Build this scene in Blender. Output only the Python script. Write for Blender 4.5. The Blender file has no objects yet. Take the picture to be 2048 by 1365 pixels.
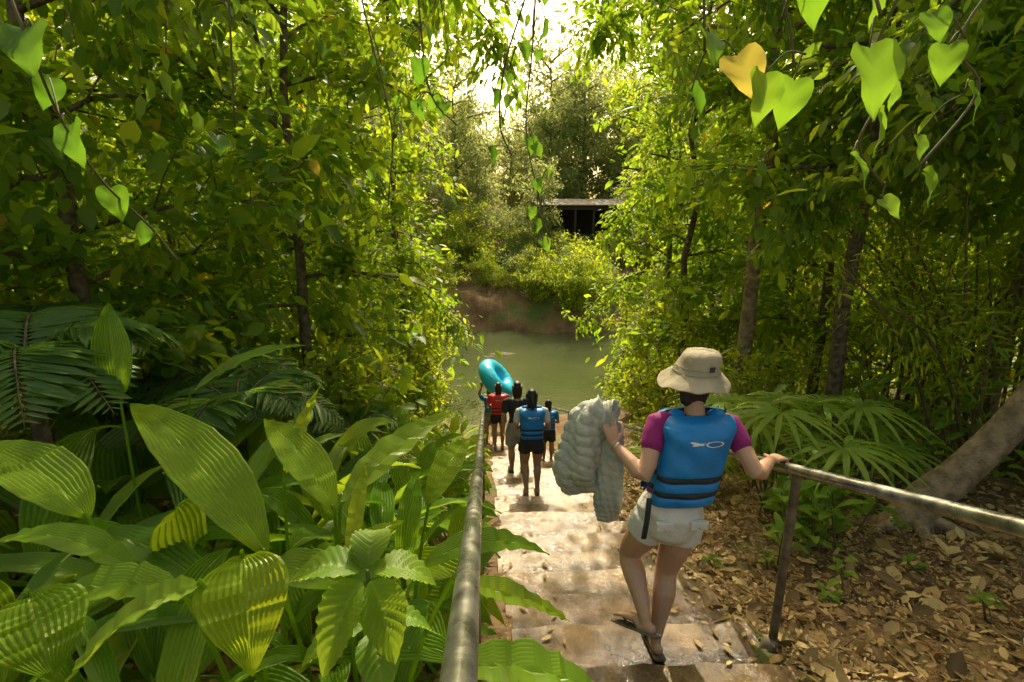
import bpy, math, random
import numpy as np
from mathutils import Vector, Matrix
rng=np.random.default_rng(11); random.seed(5)
sc=bpy.context.scene
pi=math.pi
# ------------------------------------------------------------------ materials
def newmat(name):
    m=bpy.data.materials.new(name); m.use_nodes=True
    nt=m.node_tree; b=nt.nodes['Principled BSDF']
    return m,nt,b
def ramp(nt,stops):
    r=nt.nodes.new('ShaderNodeValToRGB'); e=r.color_ramp.elements
    while len(e)<len(stops): e.new(0.5)
    for i,(p,c) in enumerate(stops):
        e[i].position=p; e[i].color=(c[0],c[1],c[2],1)
    return r
def noise(nt,scale,detail=4,rough=.55,vec=None):
    n=nt.nodes.new('ShaderNodeTexNoise'); n.inputs['Scale'].default_value=scale
    n.inputs['Detail'].default_value=detail; n.inputs['Roughness'].default_value=rough
    if vec is None:
        g=nt.nodes.new('ShaderNodeNewGeometry'); vec=g.outputs['Position']
    nt.links.new(vec,n.inputs['Vector']); return n
def addbump(nt,b,fac,strength=.3,dist=.02):
    bm=nt.nodes.new('ShaderNodeBump'); bm.inputs['Strength'].default_value=strength
    bm.inputs['Distance'].default_value=dist
    nt.links.new(fac,bm.inputs['Height']); nt.links.new(bm.outputs['Normal'],b.inputs['Normal']); return bm
def surf(name,c1,c2,scale=8,rough=.7,rough2=None,metal=0,bump=.3,bdist=.01,bscale=None,detail=5,lo=.35,hi=.65):
    m,nt,b=newmat(name)
    n=noise(nt,scale,detail); r=ramp(nt,[(lo,c1),(hi,c2)])
    nt.links.new(n.outputs['Fac'],r.inputs['Fac']); nt.links.new(r.outputs['Color'],b.inputs['Base Color'])
    b.inputs['Roughness'].default_value=rough; b.inputs['Metallic'].default_value=metal
    if rough2 is not None:
        n3=noise(nt,scale*.6,4); r3=ramp(nt,[(.38,(rough,)*3),(.62,(rough2,)*3)])
        nt.links.new(n3.outputs['Fac'],r3.inputs['Fac']); nt.links.new(r3.outputs['Color'],b.inputs['Roughness'])
    if bump:
        n2=noise(nt,bscale or scale*4,6); addbump(nt,b,n2.outputs['Fac'],bump,bdist)
    return m
def mulc(nt,a,c):
    m2=nt.nodes.new('ShaderNodeMixRGB'); m2.blend_type='MULTIPLY'; m2.inputs['Fac'].default_value=1
    nt.links.new(a,m2.inputs['Color1']); nt.links.new(c,m2.inputs['Color2']); return m2.outputs['Color']
def leafmat(name,stops,tstops,trans=.45,rough=.42,ribc=(.2,.3,.06),ribmix=.25,nscale=0):
    m,nt,b=newmat(name)
    a=nt.nodes.new('ShaderNodeAttribute'); a.attribute_name='rnd'
    ar=nt.nodes.new('ShaderNodeAttribute'); ar.attribute_name='rib'
    r=ramp(nt,stops); nt.links.new(a.outputs['Fac'],r.inputs['Fac'])
    mx=nt.nodes.new('ShaderNodeMixRGB'); mx.inputs['Color2'].default_value=(*ribc,1)
    ml=nt.nodes.new('ShaderNodeMath'); ml.operation='MULTIPLY'; ml.inputs[1].default_value=ribmix
    nt.links.new(ar.outputs['Fac'],ml.inputs[0]); nt.links.new(ml.outputs[0],mx.inputs['Fac'])
    nt.links.new(r.outputs['Color'],mx.inputs['Color1'])
    col=mx.outputs['Color']
    if nscale:
        n=noise(nt,nscale,3); rr=ramp(nt,[(.3,(.6,.6,.6)),(.7,(1.25,1.25,1.1))]); nt.links.new(n.outputs['Fac'],rr.inputs['Fac'])
        col=mulc(nt,col,rr.outputs['Color'])
    nt.links.new(col,b.inputs['Base Color'])
    b.inputs['Roughness'].default_value=rough; b.inputs['Specular IOR Level'].default_value=.35
    t=nt.nodes.new('ShaderNodeBsdfTranslucent'); r2=ramp(nt,tstops)
    nt.links.new(a.outputs['Fac'],r2.inputs['Fac']); nt.links.new(r2.outputs['Color'],t.inputs['Color'])
    ms=nt.nodes.new('ShaderNodeMixShader'); ms.inputs['Fac'].default_value=trans
    nt.links.new(b.outputs[0],ms.inputs[1]); nt.links.new(t.outputs[0],ms.inputs[2])
    nt.links.new(ms.outputs[0],nt.nodes['Material Output'].inputs['Surface'])
    return m
L_tree=leafmat('leaf_tree',[(0,(.05,.115,.012)),(.5,(.10,.185,.016)),(.93,(.19,.26,.02)),(.97,(.45,.32,.03))],
   [(0,(.26,.47,.02)),(.6,(.50,.68,.03)),(.93,(.72,.76,.04)),(.98,(.88,.65,.05))],.58,.45)
L_bright=leafmat('leaf_bright',[(0,(.09,.17,.014)),(.6,(.17,.25,.02)),(1,(.29,.31,.03))],
   [(0,(.42,.60,.02)),(.6,(.64,.75,.03)),(1,(.86,.78,.05))],.58,.45)
L_far_haze=leafmat('leaf_far_haze',[(0,(.13,.17,.06)),(.6,(.21,.26,.09)),(1,(.31,.33,.12))],  # distance haze and sun glow painted in as paler, yellower leaf colours
   [(0,(.46,.58,.16)),(1,(.76,.76,.24))],.52,.6)
L_pleat=leafmat('leaf_pleated',[(0,(.04,.115,.013)),(.6,(.095,.21,.018)),(1,(.18,.29,.02))],
   [(0,(.24,.46,.02)),(.6,(.44,.65,.025)),(1,(.66,.76,.03))],.45,.34,(.28,.42,.05),.6,3)
L_broad=leafmat('leaf_broad',[(0,(.10,.23,.02)),(1,(.21,.35,.03))],[(0,(.40,.62,.03)),(1,(.62,.78,.04))],.48,.5,(.36,.48,.12),.7,6)
L_heart=leafmat('leaf_heart',[(0,(.05,.14,.015)),(.8,(.11,.22,.02)),(1,(.42,.34,.05))],[(0,(.18,.42,.02)),(.8,(.36,.58,.03)),(1,(.8,.65,.1))],.55,.5,(.2,.35,.08),.6,14)
L_fern=leafmat('leaf_fern',[(0,(.05,.13,.035)),(1,(.12,.22,.05))],[(0,(.18,.38,.05)),(1,(.36,.54,.07))],.45,.42)
L_dry=leafmat('leaf_dry',[(0,(.08,.05,.02)),(.3,(.23,.145,.05)),(.7,(.44,.31,.12)),(1,(.62,.48,.20))],[(0,(.15,.09,.03)),(1,(.5,.35,.13))],.15,.65,(.34,.25,.12),.3)
M_bark=surf('bark',(.08,.057,.035),(.25,.19,.12),14,.9,bump=.8,bdist=.03)
M_bark2=surf('bark_light',(.17,.12,.07),(.42,.31,.18),10,.85,bump=.8,bdist=.03)
M_cane=surf('bamboo_cane',(.06,.05,.02),(.18,.15,.05),6,.6,bump=.2)
M_vine=surf('vine_stem',(.08,.10,.03),(.13,.10,.05),20,.7,bump=0)
def ground_mat():
    m,nt,b=newmat('ground_soil')
    n=noise(nt,.9,6,.6); r=ramp(nt,[(.3,(.10,.062,.03)),(.5,(.22,.135,.065)),(.7,(.36,.24,.12))])
    nt.links.new(n.outputs['Fac'],r.inputs['Fac'])
    n2=noise(nt,14,6,.7); r2=ramp(nt,[(.3,(.45,.45,.45)),(.7,(1.25,1.2,1.1))]); nt.links.new(n2.outputs['Fac'],r2.inputs['Fac'])
    c=mulc(nt,r.outputs['Color'],r2.outputs['Color'])
    n3=noise(nt,.45,6,.65); r3=ramp(nt,[(.52,(0,0,0)),(.60,(1,1,1))]); nt.links.new(n3.outputs['Fac'],r3.inputs['Fac'])
    m3=nt.nodes.new('ShaderNodeMixRGB'); m3.inputs['Color2'].default_value=(.09,.13,.03,1)
    nt.links.new(r3.outputs['Color'],m3.inputs['Fac']); nt.links.new(c,m3.inputs['Color1'])
    nt.links.new(m3.outputs['Color'],b.inputs['Base Color']); b.inputs['Roughness'].default_value=.9
    addbump(nt,b,n2.outputs['Fac'],.8,.05); return m
M_ground=ground_mat()
def step_mat():
    m,nt,b=newmat('wet_concrete')
    n=noise(nt,3.0,8,.7); r=ramp(nt,[(.30,(.025,.017,.008)),(.43,(.09,.055,.02)),(.55,(.20,.125,.045)),(.70,(.36,.24,.095))])
    nt.links.new(n.outputs['Fac'],r.inputs['Fac'])
    n2=noise(nt,70,6,.75); r2=ramp(nt,[(.3,(.4,.4,.4)),(.65,(1.15,1.15,1.15))]); nt.links.new(n2.outputs['Fac'],r2.inputs['Fac'])
    c=mulc(nt,r.outputs['Color'],r2.outputs['Color'])
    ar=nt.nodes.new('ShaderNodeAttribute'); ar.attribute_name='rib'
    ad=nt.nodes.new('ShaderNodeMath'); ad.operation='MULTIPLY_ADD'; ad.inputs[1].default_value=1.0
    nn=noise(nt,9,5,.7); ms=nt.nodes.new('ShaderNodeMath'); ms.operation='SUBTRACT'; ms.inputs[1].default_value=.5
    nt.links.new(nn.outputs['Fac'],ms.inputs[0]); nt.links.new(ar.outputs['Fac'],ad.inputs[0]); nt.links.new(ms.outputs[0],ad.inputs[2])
    rr=ramp(nt,[(.10,(1.15,1.15,1.1)),(.38,(.6,.55,.45)),(.7,(.12,.11,.08))]); nt.links.new(ad.outputs[0],rr.inputs['Fac'])  # shadow line at tread backs and lit nosing edge painted in, along with dirt
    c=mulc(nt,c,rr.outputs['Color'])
    nt.links.new(c,b.inputs['Base Color'])
    n3=noise(nt,4.2,7,.7); r3=ramp(nt,[(.44,(.07,)*3),(.52,(.16,)*3),(.62,(.48,)*3)]); nt.links.new(n3.outputs['Fac'],r3.inputs['Fac'])
    nt.links.new(r3.outputs['Color'],b.inputs['Roughness']); b.inputs['Specular IOR Level'].default_value=.42
    n4=noise(nt,38,7,.75); addbump(nt,b,n4.outputs['Fac'],.55,.010); return m
M_step=step_mat()
def water_mat():
    m,nt,b=newmat('river_water')
    n=noise(nt,.25,3); r=ramp(nt,[(.35,(.05,.068,.03)),(.65,(.085,.10,.045))]); nt.links.new(n.outputs['Fac'],r.inputs['Fac'])
    nt.links.new(r.outputs['Color'],b.inputs['Base Color']); b.inputs['Roughness'].default_value=.04
    n2=noise(nt,5,5,.6); addbump(nt,b,n2.outputs['Fac'],.3,.05); return m
M_water=water_mat()
M_metal=surf('galvanised_steel',(.15,.15,.13),(.46,.46,.42),13,.18,.45,metal=.85,bump=.2,bdist=.002)
M_post=surf('weathered_steel',(.10,.08,.05),(.24,.20,.14),12,.5,.7,metal=.5,bump=.2,bdist=.003)
M_skin=surf('skin',(.48,.27,.17),(.57,.34,.22),7,.48,bump=.08,bdist=.002,bscale=80)
M_skin2=surf('skin_tan',(.36,.20,.12),(.44,.26,.16),7,.48,bump=0)
M_blue=surf('vest_nylon_blue',(.003,.17,.50),(.008,.24,.62),5,.42,bump=.35,bdist=.012,bscale=18)
M_red=surf('vest_nylon_red',(.62,.02,.02),(.72,.03,.03),5,.45,bump=.2)
M_black=surf('webbing_black',(.012,.012,.013),(.03,.03,.03),30,.6,bump=.2,bdist=.002)
M_magenta=surf('shirt_magenta',(.22,.008,.12),(.30,.015,.17),12,.8,bump=.4,bdist=.012,bscale=18)
M_dark=surf('shirt_dark',(.015,.018,.025),(.03,.035,.045),12,.8,bump=.2)
M_whitesh=surf('cloth_white',(.62,.60,.55),(.74,.72,.67),6,.8,bump=.7,bdist=.025,bscale=13)
M_greysh=surf('cloth_grey',(.25,.25,.25),(.33,.33,.33),6,.8,bump=.3)
M_khaki=surf('hat_khaki',(.32,.28,.19),(.42,.37,.26),9,.85,bump=.5,bdist=.008,bscale=30)
M_hair=surf('hair_dark',(.010,.007,.006),(.03,.02,.014),50,.45,bump=.6,bdist=.004,bscale=150)
M_jacket=surf('jacket_nylon',(.34,.36,.30),(.50,.51,.44),5,.45,bump=.9,bdist=.018,bscale=24)
M_tube=surf('inflatable_vinyl',(.02,.50,.86),(.03,.56,.88),2,.25,bump=.0)
M_white=surf('white_print',(.75,.75,.75),(.8,.8,.8),5,.6,bump=0)
M_eye=surf('eye',(.01,.01,.01),(.02,.015,.01),5,.2,bump=0)
M_lip=surf('lip',(.35,.1,.08),(.4,.12,.1),5,.4,bump=0)
M_sole=surf('sandal_sole',(.10,.08,.06),(.16,.13,.1),20,.8,bump=.2)
M_watch=surf('watch_gold',(.6,.5,.3),(.7,.6,.4),20,.3,metal=.8,bump=0)
M_rock=surf('river_rock_mat',(.08,.065,.045),(.17,.13,.09),5,.85,bump=.6,bdist=.04)
M_roof=surf('roof_sheet',(.14,.12,.10),(.30,.26,.22),2,.7,bump=.1)
M_wood=surf('dark_timber',(.03,.022,.015),(.07,.05,.035),10,.8,bump=.3)
# ------------------------------------------------------------------ mesh buffer
class Buf:
    def __init__(s): s.V=[];s.L=[];s.S=[];s.M=[];s.R=[];s.B=[];s.nv=0;s.nl=0
    def raw(s,V,L,S,mat=0,rnd=None,rib=None):
        V=np.asarray(V,float); n=len(V)
        s.V.append(V); s.L.append(np.asarray(L)+s.nv); s.S.append(np.asarray(S)+s.nl)
        s.M.append(np.full(len(S),mat)); s.R.append(np.zeros(n)+(.5 if rnd is None else rnd)); s.B.append(np.zeros(n)+(0 if rib is None else rib))
        s.nv+=n; s.nl+=len(L)
    def faces(s,V,F,mat=0,rnd=None,rib=None):
        L=[i for f in F for i in f]; S=np.concatenate([[0],np.cumsum([len(f) for f in F])[:-1]])
        s.raw(V,L,S,mat,rnd,rib)
    def obj(s,name,mats,smooth=True,parent=None):
        V=np.concatenate(s.V);L=np.concatenate(s.L).astype(np.int32);S=np.concatenate(s.S).astype(np.int32);M=np.concatenate(s.M).astype(np.int32)
        me=bpy.data.meshes.new(name)
        me.vertices.add(len(V)); me.vertices.foreach_set('co',V.astype(np.float32).ravel())
        me.loops.add(len(L)); me.loops.foreach_set('vertex_index',L)
        me.polygons.add(len(S)); me.polygons.foreach_set('loop_start',S)
        for m in mats: me.materials.append(m)
        me.polygons.foreach_set('material_index',M)
        me.polygons.foreach_set('use_smooth',np.full(len(S),smooth))
        me.update(calc_edges=True); me.validate()
        a=me.attributes.new('rnd','FLOAT','POINT'); a.data.foreach_set('value',np.concatenate(s.R).astype(np.float32))
        a=me.attributes.new('rib','FLOAT','POINT'); a.data.foreach_set('value',np.concatenate(s.B).astype(np.float32))
        o=bpy.data.objects.new(name,me); sc.collection.objects.link(o)
        if parent is not None:
            o.parent=parent; o.location=-parent.location
        return o
def nrm(v): 
    v=np.asarray(v,float); return v/(np.linalg.norm(v,axis=-1,keepdims=True)+1e-9)
def tube(buf,pts,rad,sides=8,mat=0,ref=None,cap=True,sub=0,rnd=.5):
    P=np.asarray(pts,float); R=np.asarray([(r,r) if np.isscalar(r) else r for r in rad],float)
    if sub:
        n=len(P); t=np.linspace(0,n-1,(n-1)*sub+1); i=np.minimum(t.astype(int),n-2); f=(t-i)[:,None]
        Pm=np.vstack([2*P[0]-P[1],P,2*P[-1]-P[-2]])
        a,b,c,d=Pm[i],Pm[i+1],Pm[i+2],Pm[i+3]
        Q=.5*((2*b)+(-a+c)*f+(2*a-5*b+4*c-d)*f**2+(-a+3*b-3*c+d)*f**3)
        R=R[i]*(1-f)+R[i+1]*f; P=Q
    if cap:
        t0=nrm(P[0]-P[1]); t1=nrm(P[-1]-P[-2]); r0=R[0].min(); r1=R[-1].min()
        P=np.vstack([P[0]+t0*r0*.85,P[0]+t0*r0*.5,P,P[-1]+t1*r1*.5,P[-1]+t1*r1*.85])
        R=np.vstack([R[0]*.4,R[0]*.84,R,R[-1]*.84,R[-1]*.4])
    n=len(P); T=np.gradient(P,axis=0); T=nrm(T)
    V=[]
    u=np.asarray(ref,float) if ref is not None else (np.array([1.,0,0]) if abs(T[0][0])<.8 else np.array([0,1.,0]))
    th=np.linspace(0,2*pi,sides,endpoint=False)
    for i in range(n):
        base=np.asarray(ref,float) if ref is not None else u
        U=nrm(base-T[i]*np.dot(base,T[i])); W=np.cross(T[i],U)
        if ref is None: u=U
        V.append(P[i]+np.cos(th)[:,None]*U*R[i][0]+np.sin(th)[:,None]*W*R[i][1])
    V=np.vstack(V); F=[]
    for i in range(n-1):
        for j in range(sides):
            k=(j+1)%sides; F.append((i*sides+j,i*sides+k,(i+1)*sides+k,(i+1)*sides+j))
    if cap or sides>3:
        F.append(tuple(range(sides))[::-1]); F.append(tuple(range((n-1)*sides,n*sides)))
    buf.faces(V,F,mat,rnd)
TL=np.array([(0,0,0),(0,.5,0),(0,1,-.10),(-.20,.28,.05),(-.19,.66,.02),(.20,.28,.05),(.19,.66,.02)])
TD=np.array([(0,0,0),(0,.5,0),(.06,1,.16),(-.26,.22,.12),(-.22,.7,.2),(.22,.30,.09),(.26,.66,.05)])
TLl=[0,1,4,3, 1,2,4, 0,5,6,1, 1,6,2]; TLs=[0,4,7,11]; TLr=np.array([1,1,.6,0,0,0,0.])
def leaves(buf,P,D,N,S,rnd,mat=0,wid=1.0,T=TL):
    n=len(P); 
    if n==0: return
    D=nrm(D); Sd=nrm(np.cross(D,N)); Nn=np.cross(Sd,D)
    S=np.asarray(S)[:,None,None]; wid=np.zeros(n)+wid
    V=P[:,None,:]+S*(T[None,:,0:1]*wid[:,None,None]*Sd[:,None,:]+T[:,1:2][None]*D[:,None,:]+T[:,2:3][None]*Nn[:,None,:])
    k=len(TL); L=(np.array(TLl)[None,:]+np.arange(n)[:,None]*k).ravel(); St=(np.array(TLs)[None,:]+np.arange(n)[:,None]*len(TLl)).ravel()
    buf.raw(V.reshape(-1,3),L,St,mat,np.repeat(rnd,k),np.tile(TLr,n))
# ------------------------------------------------------------------ terrain
def sst(a,b,x):
    t=np.clip((x-a)/(b-a),0,1); return t*t*(3-2*t)
def g0(x,y):
    x=np.asarray(x,float); y=np.asarray(y,float)
    yc=np.clip(y,-12,13.5)
    mid=-1.50-.357*yc
    right=-1.62-.27*yc; left=-1.65-.27*yc
    wr=sst(1.6,5.5,x); wl=sst(-.3,-4,x)
    z=mid*(1-wr-wl)+right*wr+left*wl
    tb=sst(13.5,19.5+.6*np.sin(x*.5),y); z=z*(1-tb)+(-7.9)*tb
    t2=sst(28.3+.7*np.sin(x*.6+1),33.5,y); z=z+t2*2.9
    t3=sst(32,47,y); z=z+t3*3.1
    z=z+sst(60,200,y)*2
    z=z+.05*np.sin(x*2.1+y*1.3)*np.cos(y*1.7-x)+.03*np.sin(x*5.3)*np.sin(y*4.1+1)
    z=z+sst(28,30,y)*(1-sst(40,50,y))*(.14*np.sin(x*1.3+y*2)+.1*np.sin(x*3.1-y*1.2))
    z=z+.25*sst(12,20,np.abs(x))*np.sin(x*.7)*np.cos(y*.4)
    return z
def gz(x,y): return float(g0(x,y))
xs=np.unique(np.concatenate([np.linspace(-260,-24,24),np.linspace(-24,-6,36),np.linspace(-6,9,120),[.15,.17,1.41,1.43],np.linspace(9,24,36),np.linspace(24,260,24)]))
ys=np.unique(np.concatenate([np.linspace(-40,0,24),np.linspace(0,18,130),np.linspace(18,36,90),np.linspace(36,80,34),np.linspace(80,600,24)]))
X,Y=np.meshgrid(xs,ys); Z=g0(X,Y); Z=Z-np.where((X>.16)&(X<1.42)&(Y<13.9)&(Y>-2),.4,0)
Z+= (rng.random(Z.shape)-.5)*.03*((np.abs(X)<10)&(Y<20))+(rng.random(Z.shape)-.5)*.10*((np.abs(X)<10)&(Y>29)&(Y<36))
V=np.stack([X,Y,Z],-1).reshape(-1,3); nx=len(xs); F=[]
for j in range(len(ys)-1):
    for i in range(nx-1): F.append((j*nx+i,j*nx+i+1,(j+1)*nx+i+1,(j+1)*nx+i))
b=Buf(); b.faces(V,F); b.obj('ground',[M_ground])
b=Buf(); b.faces([(-260,14,-7.0),(260,14,-7.0),(260,34,-7.0),(-260,34,-7.0)],[(0,1,2,3)]); b.obj('river_water',[M_water],False)
def rock(name,x,y,z,sx,sy,sz):
    import bmesh
    bm=bmesh.new(); bmesh.ops.create_icosphere(bm,subdivisions=3,radius=1)
    ph=rng.random(6)*6
    for v in bm.verts:
        c=v.co; f=1+.22*math.sin(c.x*3+ph[0])*math.cos(c.y*2.6+ph[1])+.12*math.sin(c.z*5+ph[2]+c.x*4)
        v.co=Vector((c.x*sx*f+x,c.y*sy*f+y,c.z*sz*f+z))
    me=bpy.data.meshes.new(name); bm.to_mesh(me); me.materials.append(M_rock)
    for p in me.polygons: p.use_smooth=True
    o=bpy.data.objects.new(name,me); sc.collection.objects.link(o)
rock('river_rock',.9,25.3,-7.03,.7,.3,.08); rock('river_rock',.2,24.8,-7.04,.3,.2,.07)
# ------------------------------------------------------------------ stairs
def boxv(x0,x1,y0,y1,z0,z1): return [(x0,y0,z0),(x1,y0,z0),(x1,y1,z0),(x0,y1,z0),(x0,y0,z1),(x1,y0,z1),(x1,y1,z1),(x0,y1,z1)]
BF=[(0,3,2,1),(4,5,6,7),(0,1,5,4),(1,2,6,5),(2,3,7,6),(3,0,4,7)]
def stepz(y): return -2.276-.15*math.floor((y-1.95)/.42)
b=Buf()
for k in range(-7,28):
    y0=1.95+.42*k; z=-2.276-.15*k; j=rng.random(4)*.06
    n=14; xx=np.linspace(.08+j[0],1.44+j[1],n); e=y0+.42+rng.normal(0,.007,n)+.014*np.sin(xx*4+k); e[0]-=.03*rng.random(); e[-1]-=.05*rng.random()
    V=[];rb=[]; tl=rng.normal(0,.006)
    for i in range(n):
        zz=z+tl*(xx[i]-.7)+rng.normal(0,.0015)
        V+=[(xx[i],y0-.03,z-.33-j[3]),(xx[i],y0-.03,zz),(xx[i],y0+.10,zz-.003),(xx[i],y0+.28,zz-.003),(xx[i],e[i]-.016,zz+.001),(xx[i],e[i],z-.016),(xx[i],e[i]-.004,z-.33-j[3])]
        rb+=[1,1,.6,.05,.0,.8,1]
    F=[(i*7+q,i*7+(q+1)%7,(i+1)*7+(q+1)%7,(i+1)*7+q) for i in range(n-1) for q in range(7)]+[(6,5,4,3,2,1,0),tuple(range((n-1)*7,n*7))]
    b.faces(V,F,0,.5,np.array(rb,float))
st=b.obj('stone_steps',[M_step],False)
def rail(name,x,y0,y1,posts):
    e=bpy.data.objects.new(name,None); e.location=(x,y0,0); sc.collection.objects.link(e)
    zr=lambda y:-.44-.357*y
    b=Buf(); tube(b,[(x,y,zr(y)) for y in np.linspace(y0,y1,12)],[.0275]*12,20); b.obj('handrail',[M_metal],parent=e)
    b=Buf()
    for p in posts:
        tube(b,[(x,p,zr(p)-.02),(x+.004,p,gz(x,p)-.2)],[.022,.022],12)
        tube(b,[(x,p,gz(x,p)-.05),(x,p,gz(x,p)+.035)],[.07,.05],12)
    b.obj('posts',[M_post],parent=e)
    return e
rail('stair_railing',-.044,-.6,12.4,[1.2,3.4,5.6,7.8,10,12.2])
rail('stair_railing',1.51,-.6,12.4,[.0,2.12,4.2,6.3,8.4,10.3,12.2])
# ------------------------------------------------------------------ vegetation
def inside(P):
    y=P[:,1]; x=P[:,0]; z=P[:,2]
    wob=.30*np.sin(z*2.3+y*1.1)+.24*np.sin(z*5.1+x)+.15*np.sin(z*9+y*3)
    zp=np.clip(z,0,4)
    xl=-.35-.035*y-.10*np.clip(y-13,0,20)*(z<-1)+wob*.8+.17*zp
    xr=np.maximum(1.75,.55+.235*y)+wob-.16*zp
    core=(x>xl)&(x<xr)&(y<33)&(y>-1)
    near=(np.hypot(x-.1,y)<1.9)&(z>-1.3)
    hero=(x>-.6)&(x<2.2)&(y<5)
    fore=(x>-3.2)&(x<0)&(y<4.0)&(z<.2)
    rfore=(x>0)&(x<3.2)&(y<4.6)
    return core|near|hero|fore|rfore
def make_tree(name,x,y,H,cr,lo=.15,nl=16,nleaf=6000,ls=.15,lm=None,bark=None,clip=True,lean=(0,0),tr=.09,jit=.16,rbias=0,zb=None,wid=1.0,ntw=9):
    lm=lm or L_tree; bark=bark or M_bark
    b=Buf(); z0=(gz(x,y) if zb is None else zb)-.15
    t=np.linspace(0,1,9); wob=rng.normal(0,.035*H**.5,(9,2))*t[:,None]
    T=np.stack([x+lean[0]*t*H+wob[:,0],y+lean[1]*t*H+wob[:,1],z0+t*H],-1)
    tube(b,T,tr*(1-.8*t)+.012,8,0)
    A=[];Bq=[]
    for i in range(nl):
        h=lo+(1-lo)*(i+rng.random())/nl; f=h*8; k=min(int(f),7); p=T[k]+(T[k+1]-T[k])*(f-k)
        az=i*2.4+rng.random()*1.2; hh=(h-lo)/(1-lo); ln=cr*(.55+.55*math.sin(pi*min(1,hh*.85+.12)))*(.6+.7*rng.random())
        up=.15+.6*hh+rng.normal(0,.2)
        d=np.array([math.cos(az),math.sin(az),up]); d/=np.linalg.norm(d)
        q=[p+d*ln*s+np.array([0,0,-.25*ln*s*s])+rng.normal(0,.04*ln,3)*s for s in (0,.35,.7,1)]
        if clip:
            ins=inside(np.array(q)); 
            n=4
            for a_ in range(1,4):
                if ins[a_]: n=a_; break
            if n<2: continue
            q=q[:n]
        tube(b,q,[tr*.38*(1-.25*s) for s in range(len(q))],5,0,cap=False)
        q=np.array(q)
        for w in range(ntw):
            s=rng.random()*(len(q)-1); k=min(int(s),len(q)-2); a=q[k]+(q[k+1]-q[k])*(s-k)
            dd=nrm(d*.6+rng.normal(0,.6,3)+np.array([0,0,.05])); A.append(a); Bq.append(a+dd*ln*(.25+.35*rng.random()))
    A=np.array(A);Bq=np.array(Bq)
    if clip:
        ok=~inside(Bq); A=A[ok];Bq=Bq[ok]
    for a,c in zip(A,Bq): 
        m_=(a+c)/2+np.array([0,0,.04]); tube(b,[a,m_,c],[.012,.008,.004],3,0,cap=False)
    n=nleaf; i=rng.integers(0,len(A),n); u=rng.random(n)**.7
    P=A[i]+(Bq[i]-A[i])*u[:,None]+rng.normal(0,jit,(n,3))*np.array([1,1,.7])
    D=nrm(Bq[i]-A[i])*.7+rng.normal(0,.55,(n,3))+np.array([0,0,-.35])
    N=rng.normal(0,.45,(n,3))+np.array([0,0,1.])
    cl=rng.random(len(A))
    rnd=np.clip(.5*rng.random(n)+.45*cl[i]+rbias+ (rng.random(n)>.985)*.6,0,1)
    S=ls*(.5+.8*rng.random(n)+.6*(rng.random(n)>.85))*(.75+.5*cl[i][::-1])
    if clip:
        ok=~inside(P); P,D,N,S,rnd=P[ok],D[ok],N[ok],S[ok],rnd[ok]
    leaves(b,P,D,N,S,rnd,1,wid)
    return b.obj(name,[bark,lm])
for (x,y,H,cr,lo,nlf,ls,w) in [(-2.5,7.0,8.6,1.9,.10,7500,.18,1.1),(-3.7,4.8,7.4,1.7,.16,6500,.17,1.2),(-5.6,6.4,9,2.4,.1,8000,.18,1),(-3.6,9.5,10,2.3,.08,8500,.18,1),
      (-1.9,11.5,10.2,2.0,.05,8500,.16,1),(-6.5,11,11,2.8,.1,7500,.21,1),(-3.4,14,10.5,2.2,.05,8000,.17,1),(-8,8,10,2.6,.1,6500,.22,1),(-6,3.6,6.4,1.7,.2,6000,.17,1)]:
    make_tree('broadleaf_tree',x,y,H,cr,lo,18,nlf,ls,wid=w,tr=.08)
for (x,y,H,cr,lo,nlf,ls,bk,tr) in [(4.3,7.8,10,2.3,.42,8000,.17,M_bark2,.13),(4.9,6.4,9.2,2.2,.40,8000,.17,M_bark,.10),(6.3,8.8,9.5,2.4,.18,8000,.17,M_bark,.09),(4.6,11,10.5,2.2,.1,9000,.16,M_bark,.09),
      (5.2,14,11.4,2.5,.05,9000,.16,M_bark,.09),(7.6,12,11,2.8,.1,8000,.19,M_bark,.1),(8.2,7.2,9,2.6,.33,7500,.19,M_bark2,.11),(6.4,5.0,7.2,2.0,.46,6500,.16,M_bark,.08),(10.5,9.5,10,2.6,.2,6500,.21,M_bark,.1)]:
    make_tree('broadleaf_tree',x,y,H,cr,lo,18,nlf,ls,bark=bk,tr=tr)
for (x,y,H,cr,nlf) in [(-1.6,12.5,3.2,1.3,5000),(-3.0,15.5,4.2,1.6,6000),(-1.6,10,2.6,1.1,4500),(-2.3,8.2,2.4,1.1,4000),(-4.2,17.5,4,1.7,5000),(-1.9,6.4,1.9,.9,3000),
      (4.6,15.8,4.0,1.5,6000),(4.4,12.7,3.0,1.3,4500),(5.9,17.6,4.2,1.8,6000),(5.2,10,2.4,1.2,3500),(-5,8.5,3,1.6,4000),(-4.2,6,2.6,1.3,3500),(7.3,10.2,3,1.6,4000),(3.6,9.4,1.6,.8,2500),(4.0,7.0,1.5,.9,2500),(6.2,7.0,2.2,1.2,3500)]:
    make_tree('riverbank_shrub',x,y,H,cr,.03,14,nlf,.10,L_bright,tr=.03,jit=.12,ntw=8)
protos=[]
for q in range(4):
    o=make_tree('jungle_tree',0,0,10.5,3.1,.06,20,5200,.27,[L_tree,L_bright,L_tree,L_bright][q],clip=False,zb=0,jit=.3,rbias=[.0,.1,0.1,.0][q]); protos.append(o)
spots=[(-11,4),(-9.5,13),(-12,9),(-15,14),(-8,17),(-13,18),(-17,6),(-19,11),(-5.8,18),(-20,20),(-16,1),(-11,-1),(12.5,4.5),(13,10.5),(10,15),(14,15),(8.5,18),(17,8),(18,15),(13,0),(17,2),(21,20),(12,19.5),(24,10),(-24,9),(-9,20)]
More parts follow.
